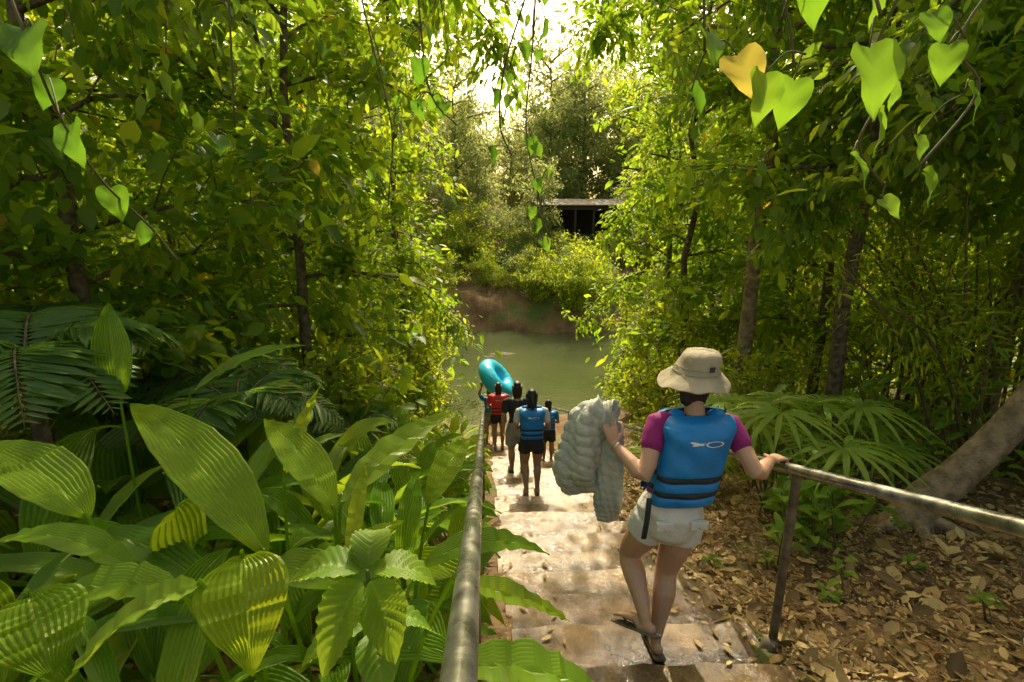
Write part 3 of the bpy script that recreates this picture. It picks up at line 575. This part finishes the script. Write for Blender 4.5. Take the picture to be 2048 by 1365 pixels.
# ------------------------------------------------------------------ people
def remesh(o,vox,sm=4):
    m=o.modifiers.new('r','REMESH'); m.mode='VOXEL'; m.voxel_size=vox; m.use_smooth_shade=True
    m=o.modifiers.new('s','SMOOTH'); m.factor=.5; m.iterations=sm
A3=lambda v: np.array(v,float)
def hand(b,w,d,nrmv,th,s,curl,mat=0,spread=.1):
    d=nrm(d); th=nrm(A3(th)-d*np.dot(th,d)); nn=nrm(A3(nrmv)-d*np.dot(nrmv,d)-th*np.dot(nrmv,th))
    pe=w+d*.080*s
    tube(b,[w,w+d*.03*s,w+d*.06*s,pe],[(.025*s,.018*s),(.032*s,.016*s),(.038*s,.015*s),(.036*s,.012*s)],10,mat,ref=th)
    for i,(l,o) in enumerate([(.066,.029),(.074,.0100),(.069,-.0092),(.054,-.028)]):
        p=pe-d*.012*s+th*o*s; dd=nrm(d+th*o*spread*20*s); q=[p]; a=curl*.35
        for k,fr in enumerate((.42,.32,.26)):
            dk=nrm(dd*math.cos(a)-nn*math.sin(a)); q.append(q[-1]+dk*(l*fr+.008)*s); a+=curl
        tube(b,q,[.0090*s,.0086*s,.0078*s,.0066*s],8,mat)
    p=w+d*.022*s+th*.024*s; q=[p,p+(th*.75+d*.55-nn*.25*curl)*.038*s]; q.append(q[-1]+(th*.35+d*.8-nn*.5*curl)*.03*s); q.append(q[-1]+(d*.85-nn*.6*curl)*.022*s)
    tube(b,q,[.0125*s,.0105*s,.0095*s,.0075*s],8,mat)
def foot(b,an,toe,s,R,mat=0,toes=True):
    an=A3(an);toe=A3(toe); f=toe-an; f=nrm(f)
    U=nrm(A3(R)-f*np.dot(R,f)); up=np.cross(U,f); up=up*np.sign(up[2]+1e-9)
    hl=an-up*.055*s-nrm(f)*.03*s
    ball=toe-f*.05*s
    tube(b,[hl,hl+f*.06*s+up*.008*s,(hl+ball)/2+up*.012*s,ball,ball+f*.02*s],[(.030*s,.027*s),(.031*s,.032*s),(.036*s,.026*s),(.043*s,.016*s),(.040*s,.012*s)],10,mat,ref=U)
    tube(b,[an,hl+f*.03*s+up*.02*s],[.034*s,.03*s],8,mat)
    if toes:
        for i in range(5):
            o=(-.034+.017*i); l=(.045-.005*i) 
            tube(b,[ball+U*o*s,ball+U*o*s+f*(l*.6+.01)*s,ball+U*o*s+f*(l+.012)*s-up*.003*s],[.010*s,.0095*s,.008*s],7,mat)
def figure(name,J,s,F,R,skin,shirt,shorts,hair,girth=1.0,vox=.011,hands=None,vest=None,v0=.10,sleeve=.55,shortlen=.42,hat=None,shoes='sandal',hairlong=0,leg=1.0,cap=None):
    F=A3(F);R=A3(R);J={k:A3(v) for k,v in J.items()}; up=nrm(J['neck']-J['pelvis'])
    e=bpy.data.objects.new(name,None); e.location=Vector(tuple((J['anL']+J['anR'])/2)); sc.collection.objects.link(e)
    gq=girth*s; gl=gq*leg
    sh=(J['shL']+J['shR'])/2; pv=J['pelvis']
    def torso(b,k,top=1.0,bot=0.0,mat=0):
        H=sh-pv; prof=[(-.16,.120,.095),(-.05,.163,.118),(.12,.155,.110),(.38,.125,.092),(.62,.142,.102),(.82,.158,.100),(.94,.135,.078),(1.04,.07,.06)]
        pp=[(f,a,c_) for f,a,c_ in prof if bot-.2<=f<=top+.1]
        tube(b,[pv+H*f for f,_,_ in pp],[(a*gq*k,c_*gq*k) for _,a,c_ in pp],18,mat,ref=R,sub=2)
    b=Buf(); torso(b,.93)
    hc=J['head']; tube(b,[sh+up*.0,J['neck'],hc-up*.04*s],[.06*s,.05*s,.05*s],12)
    tube(b,[hc-up*.075*s+F*.02*s,hc-up*.03*s+F*.008*s,hc+up*.02*s,hc+up*.07*s-F*.004*s],[(.045*s,.058*s),(.066*s,.083*s),(.074*s,.094*s),(.062*s,.08*s)],14,ref=R)
    tube(b,[hc+F*.085*s+up*.012*s,hc+F*.103*s-up*.022*s],[.008*s,.013*s],7)
    for sg in (-1,1): tube(b,[hc+R*sg*.073*s+up*.02*s-F*.005*s,hc+R*sg*.079*s-up*.022*s],[(.008*s,.017*s),(.006*s,.011*s)],8,ref=R)
    for sd in 'LR':
        S,E,W=J['sh'+sd],J['el'+sd],J['wr'+sd]
        tube(b,[S,S*.5+E*.5,E,E*.6+W*.4,W],[.050*gq,.045*gq,.038*gq,.038*gq,.024*s],12,sub=2)
        hp,K,An=J['hip'+sd],J['kn'+sd],J['an'+sd]
        bk=-F
        tube(b,[hp,hp*.55+K*.45,K,K*.68+An*.32+bk*.014*s,K*.3+An*.7+bk*.003*s,An],[.090*gl,.080*gl,.056*gl,.059*gl,.042*gl,.032*gl],14,sub=3)
        hd=(hands or {}).get(sd)
        if hd is None:
            d=nrm(nrm(W-E)+A3([0,0,-.5])); inn=(J['sh'+('R' if sd=='L' else 'L')]-S); hd=(d,-inn,F,.45)
        hand(b,W,hd[0],hd[1],hd[2],s,hd[3])
        foot(b,An,J['toe'+sd],s,R,toes=vox<.009)
    o=b.obj('body',[skin],parent=e); remesh(o,vox*s,3)
    b=Buf()
    for sg in (-1,1): tube(b,[hc+F*.083*s+R*sg*.03*s+up*.012*s,hc+F*.09*s+R*sg*.03*s+up*.012*s],[.010*s,.006*s],8)
    b.obj('eyes',[M_eye],parent=e)
    b=Buf(); tube(b,[hc+F*.081*s+R*-.022*s-up*.047*s,hc+F*.088*s-up*.047*s,hc+F*.081*s+R*.022*s-up*.047*s],[.004*s,.007*s,.004*s],6); b.obj('mouth',[M_lip],parent=e)
    b=Buf(); tube(b,[hc-up*.115*s-F*.035*s,hc-up*.05*s-F*.03*s,hc-F*.02*s,hc+up*.04*s-F*.016*s,hc+up*.085*s-F*.01*s],[(.066*s,.036*s),(.080*s,.060*s),(.081*s,.083*s),(.082*s,.094*s),(.064*s,.08*s)],16,ref=R,sub=2)
    if hairlong:
        tube(b,[hc-F*.09*s+up*.03*s,hc-F*.13*s-up*.03*s,hc-F*.12*s-up*(.06+hairlong)*s],[.035*s,.032*s,.012*s],10,sub=3)
    o=b.obj('hair',[hair],parent=e); remesh(o,.009*s,2)
    if cap is not None:
        b=Buf(); tube(b,[hc+up*.035*s,hc+up*.075*s,hc+up*.105*s],[(.090*s,.102*s),(.082*s,.094*s),(.045*s,.055*s)],18,ref=R,sub=3)
        tube(b,[hc+up*.04*s+F*.07*s,hc+up*.035*s+F*.16*s],[(.07*s,.008*s),(.045*s,.006*s)],14,ref=R)
        b.obj('cap',[cap],parent=e)
    b=Buf(); torso(b,1.02,top=.9 if vest is None else .95)
    for sd in 'LR':
        S,E=J['sh'+sd],J['el'+sd]; Q=S+(E-S)*sleeve; tube(b,[S+(sh-S)*.35,S+up*.004,Q],[.055*gq,.060*gq,.056*gq],14,sub=2)
    o=b.obj('shirt',[shirt],parent=e); remesh(o,max(vox,.009)*s,3)
    b=Buf(); H=sh-pv
    tube(b,[pv+H*.16,pv+H*.02,pv-H*.10],[(.155*gq,.118*gq),(.176*gq,.140*gq),(.160*gq,.126*gq)],20,ref=R,sub=2)
    for sd in 'LR':
        hp,K=J['hip'+sd],J['kn'+sd]; Q=hp+(K-hp)*shortlen; sg=-1 if sd=='L' else 1; tube(b,[hp+up*.02*s,Q+R*sg*.012*s],[.100*gl,.097*gl],16,ref=R,cap=False)
    o=b.obj('shorts',[shorts],parent=e); remesh(o,max(vox,.007)*s,3)
    if shoes:
        b=Buf()
        for sd in 'LR':
            an,toe=J['an'+sd],J['toe'+sd]; f=nrm(toe-an); U=nrm(R-f*np.dot(R,f)); u2=np.cross(U,f); u2*=np.sign(u2[2]+1e-9)
            off=(-u2*.088*s if shoes=='sandal' else -u2*.045*s); th_=(.010 if shoes=='sandal' else .04)*s
            heel=an+off-f*.065*s; tipp=toe+f*.03*s+(off+u2*.055*s)
            tube(b,[heel,heel*.6+tipp*.4,heel*.3+tipp*.7,tipp],[(.033*s,th_),(.036*s,th_),(.047*s,th_),(.036*s,th_)],16,0,ref=U)
            if shoes=='sandal':
                m_=heel*.28+tipp*.72
                for sg in (-1,1): tube(b,[m_+u2*.035*s+f*.015*s,heel*.45+tipp*.55+U*sg*.04*s+u2*.018*s],[.007*s,.006*s],6,1,sub=2)
        b.obj('footwear',[M_sole if shoes=='sandal' else M_dark,M_black],parent=e)
    if vest is not None:
        B=-F
        b=Buf(); H=sh-pv
        tube(b,[pv+H*(v0+.07),pv+H*.34,pv+H*.5,pv+H*.68],[(.152*gq,.120*gq),(.150*gq,.120*gq),(.150*gq,.118*gq),(.150*gq,.112*gq)],20,ref=R,sub=2)
        for sg in (-1,1):
            tube(b,[pv+H*.6+R*sg*.10*s+B*.07*s,sh+R*sg*.105*s+up*.055*s,pv+H*.6+R*sg*.10*s-B*.07*s],[(.05*s,.035*s)]*3,12,ref=R,sub=4)
        o=b.obj('vest_body',[vest],parent=e); remesh(o,.011*s,3)
        wp=lambda v: np.interp(v,[0,.04,.3,.55,.74,.86,.95,1],[.146,.158,.163,.163,.166,.184,.184,.168])*gq
        v1=1.14
        def S_(u,v,off=0,sgn=1):
            x=wp(v)*u; vv=v0+(v1-v0)*v-.02*abs(u)**6*(v>.9)
            D=.105*gq-(.9*x*x)/gq - .05*gq*max(0,(v-.8)/.2)**2 
            puff=.055*s*(max(0,1-abs(u)**6))**.5*(max(0,1-abs(2*v-1)**11))**.5
            puff*=1-.45*math.exp(-((v-.17)/.03)**2)-.45*math.exp(-((v-.34)/.03)**2)+.10*math.sin(u*5+v*7)*math.sin(v*17)
            return pv+(sh-pv)*vv+R*x+(B*sgn)*(D+puff+off)
        for sgn,nm in ((1,'vest_back_panel'),(-1,'vest_front_panel')):
            b=Buf(); nu,nv=33,61
            V=[S_(-1+2*i/(nu-1),j/(nv-1),0,sgn) for j in range(nv) for i in range(nu)]
            Fc=[(j*nu+i,j*nu+i+1,(j+1)*nu+i+1,(j+1)*nu+i) for j in range(nv-1) for i in range(nu-1)]
            b.faces(V,Fc); b.obj(nm,[vest],parent=e)
        b=Buf()
        for vc in (.17,.34):
            nn_=30; us=np.linspace(-1,1,nn_); V=[];
            for u in us:
                for dv,of in ((-.028,.0),(-.024,.005),(.024,.005),(.028,0)): V.append(S_(u,vc+dv,of+.002))
            Fc=[(i*4+k,(i+1)*4+k,(i+1)*4+k+1,i*4+k+1) for i in range(nn_-1) for k in range(3)]
            b.faces(V,Fc)
            cc=pv+(sh-pv)*(v0+(v1-v0)*vc); th=np.linspace(0,2*pi,41)[:-1]; V=[]
            for t_ in th:
                for dz in (-.013,.013): V.append(cc+R*math.cos(t_)*.161*gq+F*math.sin(t_)*.126*gq+up*dz*s)
            Fc=[(i*2,((i+1)%40)*2,((i+1)%40)*2+1,i*2+1) for i in range(40)]; b.faces(V,Fc)
        b.obj('vest_straps',[M_black],parent=e)
        b=Buf(); cu,cv=.28,.775; V=[]
        for t_ in np.linspace(0,2*pi,33)[:-1]:
            for rr in (1,.78): V.append(S_(cu+.26*rr*math.cos(t_),cv+.036*rr*math.sin(t_),.004))
        b.faces(V,[(i*2,((i+1)%32)*2,((i+1)%32)*2+1,i*2+1) for i in range(32)])
        for (a0,c0,a1,c1,w_) in [(-.42,.795,-.02,.765,.014),(-.36,.76,-.0,.785,.012)]:
            V=[];
            for k in range(9):
                f=k/8; uu=a0+(a1-a0)*f; vc=c0+(c1-c0)*f; ww=w_*math.sin(pi*(f*.8+.15))
                V+= [S_(uu,vc-ww,.004),S_(uu,vc+ww,.004)]
            b.faces(V,[(k*2,k*2+2,k*2+3,k*2+1) for k in range(8)])
        b.obj('printed_mark',[M_white],parent=e)
    if hat is not None:
        b=Buf(); c=hc+up*.048*s-F*.005*s; hu=nrm(up-F*.12)
        prof=[(.0,.104),(.05,.103),(.080,.094),(.094,.075),(.100,.05),(.105,.02),(.111,-.008),(.112,-.012),(.130,-.030),(.152,-.050),(.174,-.068),(.177,-.073),(.150,-.054),(.109,-.02)]
        n=64; V=[]
        for k,(r,z) in enumerate(prof):
            for i in range(n):
                t_=2*pi*i/n; wv=(.010*math.sin(3*t_+1)+.007*math.sin(5*t_+2)+.003*math.sin(11*t_))*(1 if k>=8 else .2)*s
                dent=.007*math.sin(2*t_+z*40)*s if k<7 else 0
                V.append(c+(R*math.cos(t_)*r*1.0+F*math.sin(t_)*r*1.08)*s+hu*(z*s+wv)+R*dent)
        Fc=[(k*n+i,k*n+(i+1)%n,(k+1)*n+(i+1)%n,(k+1)*n+i) for k in range(len(prof)-1) for i in range(n)]
        b.faces(V,Fc); 
        for zz_,rr_ in ((-.004,.1125),(.022,.1065)):
            pts=[c+(R*math.cos(t_)*rr_+F*math.sin(t_)*rr_*1.08)*s+hu*zz_*s for t_ in np.linspace(0,2*pi,50)]
            tube(b,pts,[.0022]*50,5,0,cap=False)
        q=c-F*.113*s+R*.02*s+hu*.03*s; b.faces([q-R*.013*s-hu*.013*s-F*.005*s,q+R*.013*s-hu*.013*s-F*.005*s,q+R*.013*s+hu*.013*s,q-R*.013*s+hu*.013*s],[(0,1,2,3)],1)
        b.obj('bucket_hat',[hat,M_dark],parent=e)
    return e
J=dict(pelvis=(.935,2.22,-1.47),neck=(1.045,2.29,-.93),head=(1.055,2.345,-.79),shL=(.855,2.27,-1.0),shR=(1.225,2.275,-1.02),
 elL=(.755,2.13,-1.21),wrL=(.655,2.31,-1.125),elR=(1.29,2.09,-1.19),wrR=(1.425,2.21,-1.185),
 hipL=(.850,2.23,-1.52),hipR=(1.01,2.22,-1.53),knL=(.785,2.36,-1.81),anL=(.80,2.10,-1.985),toeL=(.70,2.22,-2.07),
 knR=(.965,2.27,-1.85),anR=(.895,2.17,-2.185),toeR=(.90,2.34,-2.240))
W=figure('woman_with_bucket_hat',J,.985,(0,1,0),(1,0,0),M_skin,M_magenta,M_whitesh,M_hair,girth=1.0,vox=.0055,leg=1.04,v0=.20,
 hands={'R':((.75,.45,-.05),(0,.1,1),(-.4,.9,0),.55),'L':((-.25,.25,.9),(-.3,-.9,.2),(.9,-.1,.2),.7)},vest=M_blue,hat=M_khaki,sleeve=.42,shortlen=.27)
b=Buf()
for sx in (-.075,.095):
    c=A3((.935+sx,2.22-.138,-1.455)); b.faces([c+A3(v) for v in boxv(-.042,.042,-.008,.02,-.022,.016)],BF)
    tube(b,[c+A3((0,-.012,-.010)),c+A3((0,-.006,-.010))],[.006,.006],8,1)
o=b.obj('pocket_flaps',[M_whitesh,M_watch],False,W); m=o.modifiers.new('b','BEVEL'); m.width=.003; m.segments=2
b=Buf(); w=A3(J['wrL']); el=A3(J['elL']); d=nrm(w-el); p=w-d*.02
tube(b,[p-d*.008,p+d*.008],[.029,.029],20,cap=False); b.obj('wrist_watch',[M_watch],parent=W)
b=Buf(); tube(b,[(.79,2.13,-1.33),(.775,2.10,-1.42),(.765,2.10,-1.53)],[(.014,.004)]*3,8,0,ref=(1,0,0),sub=3); b.obj('hanging_strap',[M_black],parent=W)
def puffy(b,pts,r,n,seams,ref=(1,0,0),seed=0):
    P=np.array(pts,float); m_=len(P); tt=np.linspace(0,m_-1,n); i=np.minimum(tt.astype(int),m_-2); f=(tt-i)[:,None]
    Pm=np.vstack([2*P[0]-P[1],P,2*P[-1]-P[-2]]); a,b_,c,d=Pm[i],Pm[i+1],Pm[i+2],Pm[i+3]
    Q=.5*((2*b_)+(-a+c)*f+(2*a-5*b_+4*c-d)*f**2+(-a+3*b_-3*c+d)*f**3)
    R=np.array(r,float); R=R[i]*(1-f)+R[i+1]*f; k=np.linspace(0,1,n)
    sides=72; T=nrm(np.gradient(Q,axis=0)); V=[]; th=np.linspace(0,2*pi,sides,endpoint=False); ref=A3(ref)
    for j in range(n):
        U=nrm(ref-T[j]*np.dot(ref,T[j])); Wv=np.cross(T[j],U)
        ph=k[j]*seams+.35*np.sin(th*2+seed+k[j]*3)+.12*np.sin(th*5+seed)
        rr=(.93+.09*np.abs(np.sin(pi*ph))**.6)*(1+.14*np.sin(th*3+seed+k[j]*5)+.08*np.sin(th*5+seed*2+k[j]*9)+.04*np.sin(th*11+k[j]*30))
        V.append(Q[j]+(np.cos(th)*rr)[:,None]*U*R[j][0]+(np.sin(th)*rr)[:,None]*Wv*R[j][1])
    F=[(a_*sides+j,a_*sides+(j+1)%sides,(a_+1)*sides+(j+1)%sides,(a_+1)*sides+j) for a_ in range(n-1) for j in range(sides)]
    F.append(tuple(range(sides))[::-1]);F.append(tuple(range((n-1)*sides,n*sides)))
    b.faces(np.vstack(V),F)
b=Buf()
puffy(b,[(.67,2.44,-1.06),(.62,2.43,-1.01),(.55,2.42,-1.05),(.52,2.42,-1.18),(.49,2.42,-1.32),(.52,2.42,-1.44)],[(.05,.05),(.09,.07),(.11,.08),(.12,.085),(.125,.08),(.09,.05)],180,13)
puffy(b,[(.68,2.42,-1.05),(.665,2.40,-1.16),(.665,2.39,-1.35),(.655,2.38,-1.5),(.65,2.38,-1.60)],[(.04,.04),(.065,.055),(.075,.06),(.07,.055),(.05,.04)],150,14,seed=2)
puffy(b,[(.62,2.47,-1.05),(.60,2.48,-1.2),(.60,2.47,-1.4)],[(.08,.05),(.10,.05),(.08,.04)],70,9,seed=4)
b.obj('puffer_jacket',[M_jacket])
def simpleJ(x,y,h,arms='down',step=0,z=None):
    z=stepz(y) if z is None else z
    L=dict(pelvis=(0,0,.53),neck=(0,.012,.855),head=(0,.022,.925),shL=(-.112,0,.81),shR=(.112,0,.81),elL=(-.14,-.02,.645),wrL=(-.145,.03,.50),elR=(.14,-.02,.645),wrR=(.145,.03,.50),
     hipL=(-.055,0,.50),hipR=(.055,0,.50),knL=(-.056,.02,.285),anL=(-.055,0,.058),toeL=(-.065,.10,.022),knR=(.06,.035,.285),anR=(.058,.01,.058),toeR=(.068,.11,.022))
    if step: 
        L.update(knR=(.058,.05,.275),anR=(.056,.0,.058),toeR=(.062,.09,.02),knL=(-.055,.045,.29),anL=(-.05,-.07,.09),toeL=(-.052,.015,.045))
    if arms=='bent': L.update(elL=(-.15,-.01,.66),wrL=(-.09,.12,.64),elR=(.15,-.01,.66),wrR=(.09,.12,.64))
    if arms=='one': L.update(elR=(.155,0,.65),wrR=(.17,.12,.60))
    if arms=='up': L.update(elL=(-.17,.0,.90),wrL=(-.13,-.01,1.02),elR=(.17,.0,.90),wrR=(.14,-.01,1.02))
    return {k:(x+v[0]*h,y+v[1]*h,z+v[2]*h) for k,v in L.items()}
def person(name,x,y,h,**k):
    arms=k.pop('arms','down'); step=k.pop('step',0); J=simpleJ(x,y,h,arms,step)
    hh={s_:((0,.1,1),(0,-1,0),(1,0,0) if s_=='L' else (-1,0,0),.6) for s_ in 'LR'} if arms=='up' else None
    return figure(name,J,h/1.6,(0,1,0),(1,0,0),hands=hh,**k)
person('woman_in_life_vest',.60,6.02,1.46,skin=M_skin2,shirt=M_whitesh,shorts=M_dark,hair=M_hair,vest=M_blue,hairlong=.08,step=1,arms='bent',shortlen=.35,vox=.010,v0=.15,cap=M_dark)
person('man_in_dark_shirt',.52,7.62,1.62,skin=M_skin2,shirt=M_dark,shorts=M_greysh,hair=M_hair,arms='one',shoes='shoe',shortlen=.75,cap=M_greysh)
person('person_in_red_vest',.30,10.75,1.60,skin=M_skin2,shirt=M_red,shorts=M_dark,hair=M_hair,vest=M_red,arms='bent',step=1,cap=M_greysh)
person('boy_in_life_vest',1.2,8.88,1.28,skin=M_skin2,shirt=M_blue,shorts=M_dark,hair=M_hair,vest=M_blue,arms='bent',shortlen=.7,cap=M_dark)
person('man_carrying_ring',.12,12.2,1.6,skin=M_skin2,shirt=M_blue,shorts=M_greysh,hair=M_hair,arms='up',shoes='shoe',shortlen=.7)
b=Buf(); n=48;mn=20; V=[]
for i in range(n):
    a=2*pi*i/n
    for j in range(mn):
        t_=2*pi*j/mn; r=.36+.21*math.cos(t_); V.append((r*math.cos(a),.21*math.sin(t_)*(1-.03*math.cos(16*a)),r*math.sin(a)*1.15))
F=[(i*mn+j,((i+1)%n)*mn+j,((i+1)%n)*mn+(j+1)%mn,i*mn+(j+1)%mn) for i in range(n) for j in range(mn)]
b.faces(V,F)
for a in (.8,3.9): 
    c=np.array([math.cos(a),0,math.sin(a)]); tt=np.array([-math.sin(a),0,math.cos(a)])
    tube(b,[c*.50-tt*.09+A3((0,-.06,0)),c*.55-tt*.05+A3((0,-.13,0)),c*.55+tt*.05+A3((0,-.13,0)),c*.50+tt*.09+A3((0,-.06,0))],[.012]*4,8,0,sub=3)
o=b.obj('inflatable_ring',[M_tube]); o.location=(.30,12.1,-4.02); o.rotation_euler=(math.radians(-64),math.radians(40),math.radians(25))
# ------------------------------------------------------------------ light, sky, camera
el,az=math.radians(46),math.radians(7)
w=bpy.data.worlds.new('World'); sc.world=w; w.use_nodes=True; nt=w.node_tree
sk=nt.nodes.new('ShaderNodeTexSky'); sk.sky_type='NISHITA'; sk.sun_disc=False; sk.sun_elevation=el; sk.sun_rotation=az; sk.dust_density=5; sk.air_density=1
mx=nt.nodes.new('ShaderNodeMixRGB'); mx.blend_type='MULTIPLY'; mx.inputs['Fac'].default_value=1; mx.inputs['Color2'].default_value=(2.25,1.9,1.25,1)
nt.links.new(sk.outputs[0],mx.inputs['Color1']); nt.links.new(mx.outputs[0],nt.nodes['Background'].inputs[0]); nt.nodes['Background'].inputs[1].default_value=.15
ld=bpy.data.lights.new('sun','SUN'); ld.energy=5; ld.angle=math.radians(.5); ld.color=(1,.90,.66)
lo=bpy.data.objects.new('sun',ld); sc.collection.objects.link(lo)
sp=Vector((math.sin(az)*math.cos(el),math.cos(az)*math.cos(el),math.sin(el))); lo.rotation_euler=sp.to_track_quat('Z','Y').to_euler()
cd=bpy.data.cameras.new('camera'); co=bpy.data.objects.new('camera',cd); sc.collection.objects.link(co); sc.camera=co
cd.sensor_width=36; cd.lens=17.58; cd.clip_start=.05; cd.clip_end=2000
co.location=(0,0,0); co.rotation_euler=(math.radians(76),0,math.radians(-3.26))
sc.view_settings.view_transform='Standard'; sc.view_settings.look='None'; sc.view_settings.exposure=0
